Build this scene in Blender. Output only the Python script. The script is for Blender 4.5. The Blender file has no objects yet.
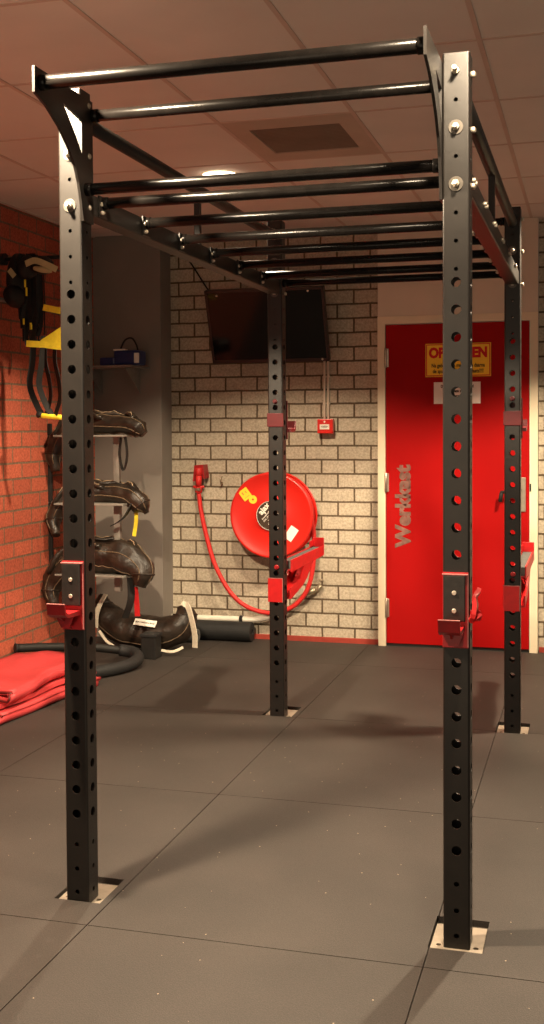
import bpy, bmesh, math, random
from mathutils import Vector, Matrix, noise
random.seed(7)
SC = bpy.context.scene
COL = SC.collection
PI = math.pi

# ------------------------------------------------------------------ materials
def nodes_of(name):
    m = bpy.data.materials.new(name); m.use_nodes = True
    nt = m.node_tree; b = nt.nodes['Principled BSDF']
    return m, nt, b
def N(nt, t, **kw):
    n = nt.nodes.new(t)
    for k, v in kw.items(): setattr(n, k, v)
    return n
def simple(name, col, rough=.5, metal=0, spec=.5, var=0.12, vscale=18, bump=0.0, bscale=120, coat=0, emit=None, estr=0):
    m, nt, b = nodes_of(name)
    tc = N(nt, 'ShaderNodeTexCoord')
    nz = N(nt, 'ShaderNodeTexNoise'); nz.inputs['Scale'].default_value = vscale; nz.inputs['Detail'].default_value = 4
    nt.links.new(tc.outputs['Object'], nz.inputs['Vector'])
    r = N(nt, 'ShaderNodeValToRGB')
    r.color_ramp.elements[0].position = .3; r.color_ramp.elements[1].position = .7
    r.color_ramp.elements[0].color = (*[c*(1-var) for c in col], 1)
    r.color_ramp.elements[1].color = (*[min(1, c*(1+var)) for c in col], 1)
    nt.links.new(nz.outputs['Fac'], r.inputs['Fac']); nt.links.new(r.outputs['Color'], b.inputs['Base Color'])
    b.inputs['Roughness'].default_value = rough; b.inputs['Metallic'].default_value = metal
    b.inputs['Specular IOR Level'].default_value = spec
    if coat: b.inputs['Coat Weight'].default_value = coat; b.inputs['Coat Roughness'].default_value = .12
    if bump:
        n2 = N(nt, 'ShaderNodeTexNoise'); n2.inputs['Scale'].default_value = bscale; n2.inputs['Detail'].default_value = 3
        nt.links.new(tc.outputs['Object'], n2.inputs['Vector'])
        bp = N(nt, 'ShaderNodeBump'); bp.inputs['Strength'].default_value = bump; bp.inputs['Distance'].default_value = .004
        nt.links.new(n2.outputs['Fac'], bp.inputs['Height']); nt.links.new(bp.outputs['Normal'], b.inputs['Normal'])
    if emit:
        b.inputs['Emission Color'].default_value = (*emit, 1); b.inputs['Emission Strength'].default_value = estr
    return m
def brick_mat(name, axis, o1, o2, c1, c2, cm, rough=.85, mort=.0055, grain=.35, bw=.225, bh=.0944):
    m, nt, b = nodes_of(name)
    g = N(nt, 'ShaderNodeTexCoord'); s = N(nt, 'ShaderNodeSeparateXYZ'); nt.links.new(g.outputs['Object'], s.inputs[0])
    def off(sock, v):
        a = N(nt, 'ShaderNodeMath', operation='SUBTRACT'); nt.links.new(sock, a.inputs[0]); a.inputs[1].default_value = v; return a.outputs[0]
    c = N(nt, 'ShaderNodeCombineXYZ')
    nt.links.new(off(s.outputs[axis], o1), c.inputs[0]); nt.links.new(off(s.outputs['Z'], o2), c.inputs[1])
    # slightly wavy joints
    wn = N(nt, 'ShaderNodeTexNoise'); wn.inputs['Scale'].default_value = 9; nt.links.new(g.outputs['Object'], wn.inputs['Vector'])
    ws = N(nt, 'ShaderNodeVectorMath', operation='SCALE'); ws.inputs['Scale'].default_value = .007
    sb = N(nt, 'ShaderNodeVectorMath', operation='SUBTRACT'); sb.inputs[1].default_value = (.5, .5, .5)
    nt.links.new(wn.outputs['Color'], sb.inputs[0]); nt.links.new(sb.outputs[0], ws.inputs[0])
    ad = N(nt, 'ShaderNodeVectorMath', operation='ADD'); nt.links.new(c.outputs[0], ad.inputs[0]); nt.links.new(ws.outputs[0], ad.inputs[1])
    t = N(nt, 'ShaderNodeTexBrick'); t.offset = .5; t.offset_frequency = 2
    t.inputs['Scale'].default_value = 1; t.inputs['Brick Width'].default_value = bw; t.inputs['Row Height'].default_value = bh
    t.inputs['Mortar Size'].default_value = mort; t.inputs['Mortar Smooth'].default_value = .15
    t.inputs['Color1'].default_value = (*c1, 1); t.inputs['Color2'].default_value = (*c2, 1); t.inputs['Mortar'].default_value = (*cm, 1)
    nt.links.new(ad.outputs[0], t.inputs['Vector'])
    nz = N(nt, 'ShaderNodeTexNoise'); nz.inputs['Scale'].default_value = 70; nz.inputs['Detail'].default_value = 5; nz.inputs['Roughness'].default_value = .7
    nt.links.new(g.outputs['Object'], nz.inputs['Vector'])
    rr = N(nt, 'ShaderNodeValToRGB'); rr.color_ramp.elements[0].position = .33; rr.color_ramp.elements[1].position = .68
    rr.color_ramp.elements[0].color = (1-grain, 1-grain, 1-grain, 1); rr.color_ramp.elements[1].color = (1+grain*.4,)*3 + (1,)
    nt.links.new(nz.outputs['Fac'], rr.inputs['Fac'])
    mx = N(nt, 'ShaderNodeMix', data_type='RGBA', blend_type='MULTIPLY'); mx.inputs['Factor'].default_value = 1
    nt.links.new(t.outputs['Color'], mx.inputs['A']); nt.links.new(rr.outputs['Color'], mx.inputs['B'])
    nt.links.new(mx.outputs['Result'], b.inputs['Base Color'])
    b.inputs['Roughness'].default_value = rough; b.inputs['Specular IOR Level'].default_value = .25
    inv = N(nt, 'ShaderNodeMath', operation='SUBTRACT'); inv.inputs[0].default_value = 1; nt.links.new(t.outputs['Fac'], inv.inputs[1])
    mm = N(nt, 'ShaderNodeMath', operation='MULTIPLY_ADD'); nt.links.new(nz.outputs['Fac'], mm.inputs[0]); mm.inputs[1].default_value = .22
    nt.links.new(inv.outputs[0], mm.inputs[2])
    bp = N(nt, 'ShaderNodeBump'); bp.inputs['Strength'].default_value = .8; bp.inputs['Distance'].default_value = .006
    nt.links.new(mm.outputs[0], bp.inputs['Height']); nt.links.new(bp.outputs['Normal'], b.inputs['Normal'])
    return m
def rubber_mat():
    m, nt, b = nodes_of('rubber_tiles')
    g = N(nt, 'ShaderNodeTexCoord')
    big = N(nt, 'ShaderNodeTexNoise'); big.inputs['Scale'].default_value = 2.2; big.inputs['Detail'].default_value = 6
    nt.links.new(g.outputs['Object'], big.inputs['Vector'])
    r = N(nt, 'ShaderNodeValToRGB'); r.color_ramp.elements[0].position = .3; r.color_ramp.elements[1].position = .72
    r.color_ramp.elements[0].color = (*FLOOR_A, 1); r.color_ramp.elements[1].color = (*FLOOR_B, 1)
    nt.links.new(big.outputs['Fac'], r.inputs['Fac'])
    v = N(nt, 'ShaderNodeTexVoronoi'); v.inputs['Scale'].default_value = 26; nt.links.new(g.outputs['Object'], v.inputs['Vector'])
    st = N(nt, 'ShaderNodeMath', operation='LESS_THAN'); st.inputs[1].default_value = .06; nt.links.new(v.outputs['Distance'], st.inputs[0])
    # keep only some of the cells as pale specks
    sx = N(nt, 'ShaderNodeSeparateColor'); nt.links.new(v.outputs['Color'], sx.inputs[0])
    gt = N(nt, 'ShaderNodeMath', operation='GREATER_THAN'); gt.inputs[1].default_value = .72; nt.links.new(sx.outputs[0], gt.inputs[0])
    ml = N(nt, 'ShaderNodeMath', operation='MULTIPLY'); nt.links.new(st.outputs[0], ml.inputs[0]); nt.links.new(gt.outputs[0], ml.inputs[1])
    fine = N(nt, 'ShaderNodeTexNoise'); fine.inputs['Scale'].default_value = 260; fine.inputs['Detail'].default_value = 2
    nt.links.new(g.outputs['Object'], fine.inputs['Vector'])
    fr = N(nt, 'ShaderNodeValToRGB'); fr.color_ramp.elements[0].position = .35; fr.color_ramp.elements[1].position = .7
    fr.color_ramp.elements[0].color = (.75, .75, .75, 1); fr.color_ramp.elements[1].color = (1.3, 1.3, 1.3, 1)
    nt.links.new(fine.outputs['Fac'], fr.inputs['Fac'])
    mu = N(nt, 'ShaderNodeMix', data_type='RGBA', blend_type='MULTIPLY'); mu.inputs['Factor'].default_value = 1
    nt.links.new(r.outputs['Color'], mu.inputs['A']); nt.links.new(fr.outputs['Color'], mu.inputs['B'])
    mx = N(nt, 'ShaderNodeMix', data_type='RGBA'); nt.links.new(ml.outputs[0], mx.inputs['Factor'])
    nt.links.new(mu.outputs['Result'], mx.inputs['A']); mx.inputs['B'].default_value = (.45, .36, .25, 1)
    nt.links.new(mx.outputs['Result'], b.inputs['Base Color'])
    b.inputs['Roughness'].default_value = .62; b.inputs['Specular IOR Level'].default_value = .35
    bp = N(nt, 'ShaderNodeBump'); bp.inputs['Strength'].default_value = .35; bp.inputs['Distance'].default_value = .002
    nt.links.new(fine.outputs['Fac'], bp.inputs['Height']); nt.links.new(bp.outputs['Normal'], b.inputs['Normal'])
    return m
FLOOR_A = (.031, .026, .0225); FLOOR_B = (.048, .0395, .0345)
M = dict(
    steel=simple('black_powder_coat', (.0095, .0075, .0062), .41, 0, .48, .15, 30, .12, 900),
    steel2=simple('black_bar_coat', (.005, .0042, .0038), .24, 0, .16, .2, 30, .06, 900),
    zinc=simple('zinc_bolt', (.55, .49, .40), .42, .55, .5, .1, 40),
    washer=simple('grey_washer', (.10, .088, .075), .4, .3, .5, .1, 40),
    plate=simple('bare_steel_plate', (.30, .25, .195), .5, .2, .5, .15, 30),
    red=simple('red_powder_coat', (.55, .010, .012), .38, 0, .5, .1, 30, .08, 500),
    redhook=simple('dark_red_hook', (.32, .009, .012), .4, 0, .5, .15, 30, .08, 500),
    redshade=simple('shaded_red_hook', (.10, .004, .007), .42, 0, .4, .15, 30, .08, 500),  # hook red with the shade high on the rear posts put into the colour
    edge=simple('worn_pale_edge', (.42, .15, .14), .5, 0, .5, .2, 80),
    liner=simple('black_plastic_liner', (.016, .013, .011), .42, 0, .5, .3, 60, .15, 300),
    door=simple('red_door_paint', (.33, .002, .002), .6, 0, .12, .07, 3, .05, 60),
    frame=simple('cream_frame_paint', (.76, .66, .48), .5, 0, .3, .04, 6),
    panel=simple('cream_panel_paint', (.66, .58, .47), .6, 0, .3, .05, 4),
    column=simple('grey_plaster', (.23, .205, .18), .85, 0, .1, .05, 5, .1, 90),
    colr=simple('pale_grey_plaster', (.48, .43, .36), .8, 0, .2, .05, 5, .1, 90),
    tile=simple('ceiling_tile', (.74, .68, .62), .9, 0, .1, .04, 3, .12, 150),
    grid=simple('ceiling_grid', (.60, .47, .40), .6, 0, .3, .05, 5),
    vent=simple('vent_frame', (.52, .42, .34), .7, 0, .2, .06, 5),
    ventd=simple('vent_dark', (.24, .18, .135), .8, 0, .2, .1, 5),
    letter=simple('worn_grey_letters', (.20, .10, .08), .7, 0, .2, .35, 22),
    black=simple('matte_black', (.012, .011, .010), .6, 0, .3, .2, 20),
    foam=simple('black_foam', (.014, .014, .014), .65, 0, .35, .2, 20, .3, 200),
    foamg=simple('grey_foam', (.10, .10, .095), .8, 0, .3, .15, 20, .3, 200),
    leather=simple('brown_black_leather', (.020, .013, .0085), .42, 0, .5, .6, 14, 1.0, 34),
    seamb=simple('pale_worn_leather', (.30, .22, .14), .55, 0, .3, .5, 40),
    seam=simple('tan_stitching', (.13, .09, .055), .6, 0, .3, .3, 60),
    white=simple('white_webbing', (.62, .56, .45), .8, 0, .2, .12, 60, .3, 300),
    paper=simple('white_paper', (.80, .76, .68), .7, 0, .2, .03, 10),
    pinkp=simple('pale_pink_paper', (.9, .80, .72), .7, 0, .2, .05, 10),
    yellow=simple('yellow_paper', (.98, .60, .04), .6, 0, .3, .05, 10),
    ystrap=simple('yellow_webbing', (.85, .68, .04), .6, 0, .3, .1, 40),
    inkred=simple('red_ink', (.62, .02, .02), .7, 0, .2, .03, 10),
    ink=simple('dark_ink', (.05, .03, .02), .7, 0, .2, .03, 10),
    reel=simple('reel_red_enamel', (.60, .014, .008), .32, 0, .5, .04, 4, 0, 60, .3),
    hose=simple('hose_red_rubber', (.58, .022, .02), .5, 0, .4, .12, 30),
    pipe=simple('white_pipe_paint', (.74, .70, .60), .4, 0, .4, .05, 10),
    brass=simple('dull_brass', (.42, .36, .26), .35, .8, .5, .2, 40),
    screen=simple('glossy_dark_screen', (.003, .0035, .004), .10, 0, .3, .1, 3),
    bezel=simple('dark_bezel', (.02, .011, .009), .35, 0, .5, .2, 20),
    mat=simple('red_vinyl_mat', (.52, .050, .054), .5, 0, .4, .08, 5, .25, 40),
    piping=simple('dark_red_piping', (.10, .008, .008), .5, 0, .4, .1, 30),
    grey=simple('grey_painted_steel', (.22, .205, .18), .5, .0, .5, .1, 30),
    blue=simple('blue_plastic', (.015, .03, .12), .35, 0, .5, .15, 20),
    redstrap=simple('red_webbing', (.45, .01, .012), .6, 0, .3, .1, 40),
    steelh=simple('brushed_handle', (.55, .48, .38), .32, .85, .5, .08, 40),
    conc=simple('screed_under_mats', (.06, .05, .042), .9, 0, .2, .1, 9),
    lamp=simple('lamp_lens', (.9, .8, .6), .4, 0, .3, .01, 3, 0, 10, 0, (1, .82, .58), 9.0),
    brickb=brick_mat('pale_concrete_brick', 'X', -.0765, .0206, (.53, .46, .355), (.46, .395, .30), (.125, .09, .056), mort=.0066),
    brickl=brick_mat('red_clay_brick', 'Y', .2035, .0356, (.52, .12, .065), (.40, .09, .05), (.20, .12, .075), mort=.0065, grain=.42),
)
RUB = rubber_mat()

# ------------------------------------------------------------------ mesh helpers (world coordinates)
def NB(): return bmesh.new()
def box(bm, a, b, bev=0, rot=None):
    c = Vector([(a[i]+b[i])/2 for i in range(3)]); s = [abs(b[i]-a[i]) for i in range(3)]
    t = bmesh.new(); bmesh.ops.create_cube(t, size=1, matrix=Matrix.Diagonal((*s, 1)))
    if bev: bmesh.ops.bevel(t, geom=t.edges[:], offset=min(bev, min(s)*.45), segments=2, affect='EDGES', profile=.6)
    if rot is not None: bmesh.ops.transform(t, matrix=rot.to_4x4(), verts=t.verts)
    bmesh.ops.translate(t, vec=c, verts=t.verts)
    me = bpy.data.meshes.new('t'); t.to_mesh(me); t.free(); bm.from_mesh(me); bpy.data.meshes.remove(me)
def frame_of(d):
    d = d.normalized(); up = Vector((0, 0, 1)) if abs(d.z) < .95 else Vector((1, 0, 0))
    x = d.cross(up).normalized(); y = x.cross(d).normalized(); return x, y
def cyl(bm, p, q, r, r2=None, seg=24, cap=True, bev=0):
    p, q = Vector(p), Vector(q); d = q-p; x, y = frame_of(d); r2 = r if r2 is None else r2
    rings = [(p, r), (q, r2)]
    if bev:
        n = d.normalized(); rings = [(p, r-bev), (p+n*bev, r), (q-n*bev, r2), (q, r2-bev)]
    R = [[bm.verts.new(c+(x*math.cos(2*PI*i/seg)+y*math.sin(2*PI*i/seg))*rr) for i in range(seg)] for c, rr in rings]
    for a, b in zip(R, R[1:]):
        for i in range(seg):
            f = bm.faces.new((a[i], a[(i+1) % seg], b[(i+1) % seg], b[i])); f.smooth = True
    if cap: bm.faces.new(R[0][::-1]); bm.faces.new(R[-1])
def catmull(pts, n=8):
    P = [Vector(p) for p in pts]; P = [2*P[0]-P[1]]+P+[2*P[-1]-P[-2]]; out = []
    for i in range(1, len(P)-2):
        for k in range(n):
            t = k/n; a, b, c, d = P[i-1:i+3]
            out.append(.5*((2*b)+(c-a)*t+(2*a-5*b+4*c-d)*t*t+(3*b-a-3*c+d)*t**3))
    out.append(P[-2].copy()); return out
def sweep(bm, path, rad, seg=12, cap=True, wrinkle=0, flat=None, wscale=14):
    """tube through path; rad float or list; flat=(a,b) half sizes for a strap cross-section"""
    path = [Vector(p) for p in path]; n = len(path); rings = []
    d0 = (path[1]-path[0]).normalized(); x, y = frame_of(d0)
    for k, p in enumerate(path):
        d = (path[min(k+1, n-1)]-path[max(k-1, 0)]).normalized()
        x = (x-d*x.dot(d)).normalized(); y = d.cross(x)
        r = rad[k] if isinstance(rad, (list, tuple)) else rad
        ring = []
        for i in range(seg):
            a = 2*PI*i/seg
            if flat: off = x*math.cos(a)*flat[0]+y*math.sin(a)*flat[1]
            else: off = (x*math.cos(a)+y*math.sin(a))*r
            if wrinkle:
                q = p+off; w = noise.noise(q*wscale)+.5*noise.noise(q*wscale*2.3); off = off*(1+wrinkle*w)
            ring.append(bm.verts.new(p+off))
        rings.append(ring)
    for a, b in zip(rings, rings[1:]):
        for i in range(seg):
            f = bm.faces.new((a[i], a[(i+1) % seg], b[(i+1) % seg], b[i])); f.smooth = True
    if cap: bm.faces.new(rings[0][::-1]); bm.faces.new(rings[-1])
    return rings
def strap(bm, path, w, t, wdir):
    """flat band: width w along wdir, thickness t"""
    path = [Vector(p) for p in path]; wd = Vector(wdir).normalized(); prev = None
    for k, p in enumerate(path):
        d = (path[min(k+1, len(path)-1)]-path[max(k-1, 0)]).normalized()
        s = (wd-d*wd.dot(d)).normalized(); nrm = d.cross(s)
        ring = [bm.verts.new(p+s*a*w/2+nrm*b*t/2) for a, b in ((-1, -1), (1, -1), (1, 1), (-1, 1))]
        if prev:
            for i in range(4): bm.faces.new((prev[i], prev[(i+1) % 4], ring[(i+1) % 4], ring[i]))
        else: bm.faces.new(ring[::-1])
        prev = ring
    bm.faces.new(prev)
def prism(bm, poly, axis, a, b, holes=(), bev=0):
    """poly in the two other axes, extruded along axis from a to b; holes = list of polys"""
    def P(u, v, w):
        return {'x': (w, u, v), 'y': (u, w, v), 'z': (u, v, w)}[axis]
    t = bmesh.new(); loops = [poly, *holes]; eds = []
    for L in loops:
        vs = [t.verts.new(P(u, v, a)) for u, v in L]
        eds += [t.edges.new((vs[i], vs[(i+1) % len(vs)])) for i in range(len(vs))]
    bmesh.ops.triangle_fill(t, edges=eds, use_beauty=True)
    bmesh.ops.dissolve_limit(t, angle_limit=.01, verts=t.verts, edges=[])
    r = bmesh.ops.extrude_face_region(t, geom=t.faces[:])
    vv = [g for g in r['geom'] if isinstance(g, bmesh.types.BMVert)]
    o = Vector(P(0, 0, b))-Vector(P(0, 0, a)); bmesh.ops.translate(t, vec=o, verts=vv)
    bmesh.ops.recalc_face_normals(t, faces=t.faces)
    me = bpy.data.meshes.new('t'); t.to_mesh(me); t.free(); bm.from_mesh(me); bpy.data.meshes.remove(me)
def circle(cu, cv, r, n=32): return [(cu+r*math.cos(2*PI*i/n), cv+r*math.sin(2*PI*i/n)) for i in range(n)]
def lathe(bm, prof, c, axis='y', seg=48):
    """prof list of (r, h) ; revolves around axis through c"""
    rings = []
    for r, h in prof:
        if r < 1e-6:
            p = {'y': (c[0], c[1]+h, c[2]), 'z': (c[0], c[1], c[2]+h), 'x': (c[0]+h, c[1], c[2])}[axis]
            rings.append([bm.verts.new(p)]); continue
        ring = []
        for i in range(seg):
            u, v = r*math.cos(2*PI*i/seg), r*math.sin(2*PI*i/seg)
            p = {'y': (c[0]+u, c[1]+h, c[2]+v), 'z': (c[0]+u, c[1]+v, c[2]+h), 'x': (c[0]+h, c[1]+u, c[2]+v)}[axis]
            ring.append(bm.verts.new(p))
        rings.append(ring)
    for a, b in zip(rings, rings[1:]):
        for i in range(seg):
            j = (i+1) % seg
            if len(a) == 1 and len(b) == 1: continue
            if len(a) == 1: bm.faces.new((a[0], b[i], b[j]))
            elif len(b) == 1: bm.faces.new((a[i], a[j], b[0]))
            else: bm.faces.new((a[i], a[j], b[j], b[i]))
def text_bm(bm, s, size, mtx, depth=.0008, bold=0.0, align='CENTER', sx=1):
    cu = bpy.data.curves.new('t', 'FONT'); cu.body = s; cu.size = size; cu.extrude = depth; cu.offset = bold
    cu.align_x = align; cu.align_y = 'CENTER'; cu.resolution_u = 3
    ob = bpy.data.objects.new('t', cu); COL.objects.link(ob)
    dg = bpy.context.evaluated_depsgraph_get(); dg.update()
    me = bpy.data.meshes.new_from_object(ob.evaluated_get(dg))
    me.transform(Matrix.Translation(mtx.translation) @ mtx.to_3x3().to_4x4() @ Matrix.Diagonal((sx, 1, 1, 1)))
    bm.from_mesh(me); bpy.data.objects.remove(ob); bpy.data.meshes.remove(me); bpy.data.curves.remove(cu)
def wall_text_matrix(x, y, z, rot=0):     # text facing -y, optional turn in the wall plane
    return Matrix.Translation((x, y, z)) @ Matrix.Rotation(PI/2, 4, 'X') @ Matrix.Rotation(rot, 4, 'Z')

# ------------------------------------------------------------------ object helpers
def origin(o):
    v = Vector((0, 0, 0))
    while o: v += o.location; o = o.parent
    return v
def part(name, bm, mat, parent, label=None):
    v = origin(parent); bmesh.ops.translate(bm, vec=-v, verts=bm.verts)
    bmesh.ops.recalc_face_normals(bm, faces=bm.faces)
    me = bpy.data.meshes.new(name); bm.to_mesh(me); bm.free(); me.materials.append(mat)
    o = bpy.data.objects.new(name, me); COL.objects.link(o); o.parent = parent
    if label: o['label'] = label
    return o
def tag(o, label=None, cat=None, group=None, kind=None):
    if label: o['label'] = label
    if cat: o['category'] = cat
    if group: o['group'] = group
    if kind: o['kind'] = kind
    return o
def empty(name, loc, label=None, cat=None, group=None, kind=None):
    o = bpy.data.objects.new(name, None); o.empty_display_size = .05; COL.objects.link(o); o.location = loc
    return tag(o, label, cat, group, kind)
def solo(name, bm, mat, label=None, cat=None, group=None, kind=None, recenter=True):
    bmesh.ops.recalc_face_normals(bm, faces=bm.faces)
    loc = Vector((0, 0, 0))
    if recenter:
        xs = [v.co for v in bm.verts]
        loc = Vector(((min(v.x for v in xs)+max(v.x for v in xs))/2, (min(v.y for v in xs)+max(v.y for v in xs))/2, min(v.z for v in xs)))
        bmesh.ops.translate(bm, vec=-loc, verts=bm.verts)
    me = bpy.data.meshes.new(name); bm.to_mesh(me); bm.free(); me.materials.append(mat)
    o = bpy.data.objects.new(name, me); COL.objects.link(o); o.location = loc
    return tag(o, label, cat, group, kind)
def struct(name, bm, mat): return solo(name, bm, mat, kind='structure', recenter=False)
def copy_tree(o, parent=None):
    c = o.copy(); COL.objects.link(c); c.parent = parent
    for ch in list(o.children): copy_tree(ch, c)
    return c

# ------------------------------------------------------------------ measures
WY = 4.254; CZ = 2.787; LX = -1.76; RX = 3.4; BY = -4.2
P = .075; W = 1.163; D = 2.295; H = 2.5
MT = .016                                  # rubber mat thickness; its top is at z = MT

# ------------------------------------------------------------------ room shell
bm = NB(); prism(bm, [(LX-.15, -.1), (.20, -.1), (.20, CZ+.1), (LX-.15, CZ+.1)], 'y', WY, WY+.2)
box(bm, (1.235, WY, -.1), (RX+.1, WY+.2, CZ+.1)); struct('wall_back', bm, M['brickb'])
bm = NB(); box(bm, (LX-.15, -1.2, -.1), (LX, WY+.1, CZ+.1)); struct('wall_left', bm, M['brickl'])
bm = NB(); box(bm, (LX-.02, 4.06, -.05), (-1.263, WY+.02, CZ+.02), .003); o = struct('trim_1', bm, M['column'])
o['label'] = 'grey plastered boxing in the back left corner'
# ceiling: tiles hung in a grid
gx = [LX, -1.785+.6, -.59, .003, .595, 1.19, 1.785, 2.38, 2.975, RX]
gy = [BY, -3.685, -2.94, -2.195, -1.45, -.705, .04, .785, 1.53, 2.275, 3.02, 3.765, WY]
bm = NB()
for i in range(len(gx)-1):
    for j in range(len(gy)-1):
        if (i, j) == (3, 8): continue
        box(bm, (gx[i]+.003, gy[j]+.003, CZ+.002), (gx[i+1]-.003, gy[j+1]-.003, CZ+.02), .002)
box(bm, (LX, BY, CZ+.03), (RX, WY, CZ+.06))
ceil = struct('ceiling', bm, M['tile'])
bm = NB()
for x in gx[1:-1]: box(bm, (x-.009, BY, CZ-.001), (x+.009, WY, CZ+.004))
for y in gy[1:-1]: box(bm, (LX, y-.0085, CZ-.0005), (RX, y+.0085, CZ+.0045))
box(bm, (LX, WY-.018, CZ-.003), (RX, WY, CZ+.003)); box(bm, (LX, BY, CZ-.003), (LX+.018, WY, CZ+.003))
part('ceiling_grid', bm, M['grid'], ceil)
# air vent set in one tile field
v = empty('ceiling_vent', (.299, 1.9, CZ), 'square air vent with a dark perforated middle in the tiled ceiling', 'vent')
bm = NB(); prism(bm, [(.012, 1.54), (.586, 1.54), (.586, 2.266), (.012, 2.266)], 'z', CZ, CZ+.012, holes=[[(.095, 1.68), (.505, 1.68), (.505, 2.13), (.095, 2.13)]])
part('vent_frame', bm, M['vent'], v)
bm = NB()
for k in range(19): box(bm, (.098, 1.684+k*.0236, CZ+.003), (.502, 1.684+k*.0236+.015, CZ+.007), 0, None)
box(bm, (.08, 1.66, CZ+.010), (.52, 2.15, CZ+.014)); part('vent_grille', bm, M['ventd'], v, 'dark square grille of the vent')
# floor: rubber tiles with cut-outs round the rack feet
fx = [-2.8+.96-.02, -.852, .140, 1.128, 2.12, 3.11, 4.1]; fx[0] = -1.86
fy = [-4.1, -2.58, -1.37, -.152, 1.066, 2.285, 3.57, 4.80]
cuts = []
FOOT = {(0, 0): (-.003, .185), (W, 0): (-.031, .177), (0, D): (-.003, .20), (W, D): (-.031, .165)}
for (px, py), (ya, yb) in FOOT.items():
    cx = px+P/2
    cuts.append((cx-.0775, py+ya-.001, cx+.0765, py+yb))
bm = NB()
def mat_tile(bm, x0, y0, x1, y1):
    xs = {x0, x1}; ys = {y0, y1}; cc = [c for c in cuts if c[0] < x1 and c[2] > x0 and c[1] < y1 and c[3] > y0]
    for c in cc: xs |= {max(x0, c[0]), min(x1, c[2])}; ys |= {max(y0, c[1]), min(y1, c[3])}
    xs = sorted(xs); ys = sorted(ys)
    solid = lambda i, j: 0 <= i < len(xs)-1 and 0 <= j < len(ys)-1 and not any(c[0] < (xs[i]+xs[i+1])/2 < c[2] and c[1] < (ys[j]+ys[j+1])/2 < c[3] for c in cc)
    vt = {}
    def V(i, j, z):
        if (i, j, z) not in vt: vt[(i, j, z)] = bm.verts.new((xs[i], ys[j], MT if z else -.004))
        return vt[(i, j, z)]
    for i in range(len(xs)-1):
        for j in range(len(ys)-1):
            if not solid(i, j): continue
            bm.faces.new((V(i, j, 1), V(i+1, j, 1), V(i+1, j+1, 1), V(i, j+1, 1)))
            for di, dj, a, b in ((0, -1, (i, j), (i+1, j)), (1, 0, (i+1, j), (i+1, j+1)), (0, 1, (i+1, j+1), (i, j+1)), (-1, 0, (i, j+1), (i, j))):
                if not solid(i+di, j+dj): bm.faces.new((V(*a, 1), V(*a, 0), V(*b, 0), V(*b, 1)))
for i in range(len(fx)-1):
    for j in range(len(fy)-1):
        jx = random.uniform(-.0005, .0005)
        mat_tile(bm, fx[i]+.0016+jx, fy[j]+.0016, fx[i+1]-.0016, min(fy[j+1]-.0016, 4.26))
floor = struct('floor', bm, RUB)
bm = NB(); box(bm, (LX-.1, BY, -.05), (RX, WY+.05, -.0035)); part('screed', bm, M['conc'], floor)
bm = NB(); box(bm, (-1.26, WY-.012, 0), (.195, WY, .05), .002); box(bm, (1.24, WY-.012, 0), (RX, WY, .05), .002)
struct('baseboard_back', bm, simple('red_skirting', (.30, .035, .02), .6))

# ------------------------------------------------------------------ door
dr = empty('door_1', (.71, WY-.03, 0), kind='structure')
bm = NB(); FY = WY-.045
prism(bm, [(.203, .0), (.253, .0), (.253, 2.14), (1.181, 2.14), (1.181, 0), (1.232, 0), (1.232, 2.19), (.203, 2.19)], 'y', FY, WY+.05)
part('door_frame', bm, M['frame'], dr)
bm = NB(); box(bm, (.203, FY+.010, 2.19), (1.232, WY+.05, CZ), .002); part('top_panel', bm, M['panel'], dr)
bm = NB(); box(bm, (.256, FY+.012, .035), (1.178, FY+.05, 2.136), .002); leaf = part('door_leaf', bm, M['door'], dr)
bm = NB(); box(bm, (.253, FY+.02, 0), (1.181, WY+.1, .034)); part('under_door_gap', bm, M['black'], dr)  # matte black block stands in for the dark gap under the leaf
for z in (.27, 1.10, 1.92):
    bm = NB(); cyl(bm, (.256, FY+.002, z-.065), (.256, FY+.002, z+.065), .009, bev=.002); box(bm, (.256, FY+.006, z-.06), (.275, FY+.012, z+.06), .001)
    part('hinge', bm, M['steelh'], dr)
bm = NB(); box(bm, (1.098, FY+.004, .92), (1.158, FY+.012, 1.14), .006)
hb = NB(); cyl(hb, (1.12, FY+.012, 1.06), (1.12, FY-.045, 1.06), .011); cyl(hb, (1.125, FY-.045, 1.06), (1.0, FY-.045, 1.045), .011, bev=.004); cyl(hb, (1.01, FY-.045, 1.045), (1.0, FY-.045, .985), .013, bev=.004)
cyl(bm, (1.12, FY+.006, .98), (1.12, FY-.004, .98), .012)
dh = part('door_handle', bm, M['steelh'], dr, 'steel handle plate'); part('lever', hb, M['black'], dh, 'dark lever')
bm = NB(); box(bm, (1.183, FY-.004, 1.05), (1.192, FY, 1.10), .001); part('strike_plate', bm, M['black'], dr)
bm = NB()
text_bm(bm, 'Werkkast', .133, wall_text_matrix(.372, FY+.0108, .945, PI/2), .001, .0066)
part('lettering', bm, M['letter'], leaf, 'worn grey letters running up the door')
def notice(name, x0, z0, x1, z1, paper, lines, label, cat='notice'):
    t = empty(name, ((x0+x1)/2, FY+.011, z0), label, cat)
    bm = NB(); box(bm, (x0, FY+.0095, z0), (x1, FY+.0118, z1)); sh = part('sheet', bm, paper, t)
    for k, (s, size, dz, m, bold, sx) in enumerate(lines):
        bm = NB(); text_bm(bm, s, size, wall_text_matrix((x0+x1)/2, FY+.0090, z0+dz), .0005, bold, sx=sx)
        part('printed_line', bm, m, sh)
    return t
n = notice('notice_sheet', .518, 1.79, .938, 2.005, M['yellow'],
       [('OPRUIMEN', .088, .152, M['inkred'], .0050, .86), ('Na gebruik alle materialen daarna', .034, .072, M['ink'], .0010, .74), ('de spullen netjes op de plaats!!!!', .034, .035, M['ink'], .0010, .74)],
       'yellow notice with large red capitals on the red door')
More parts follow.
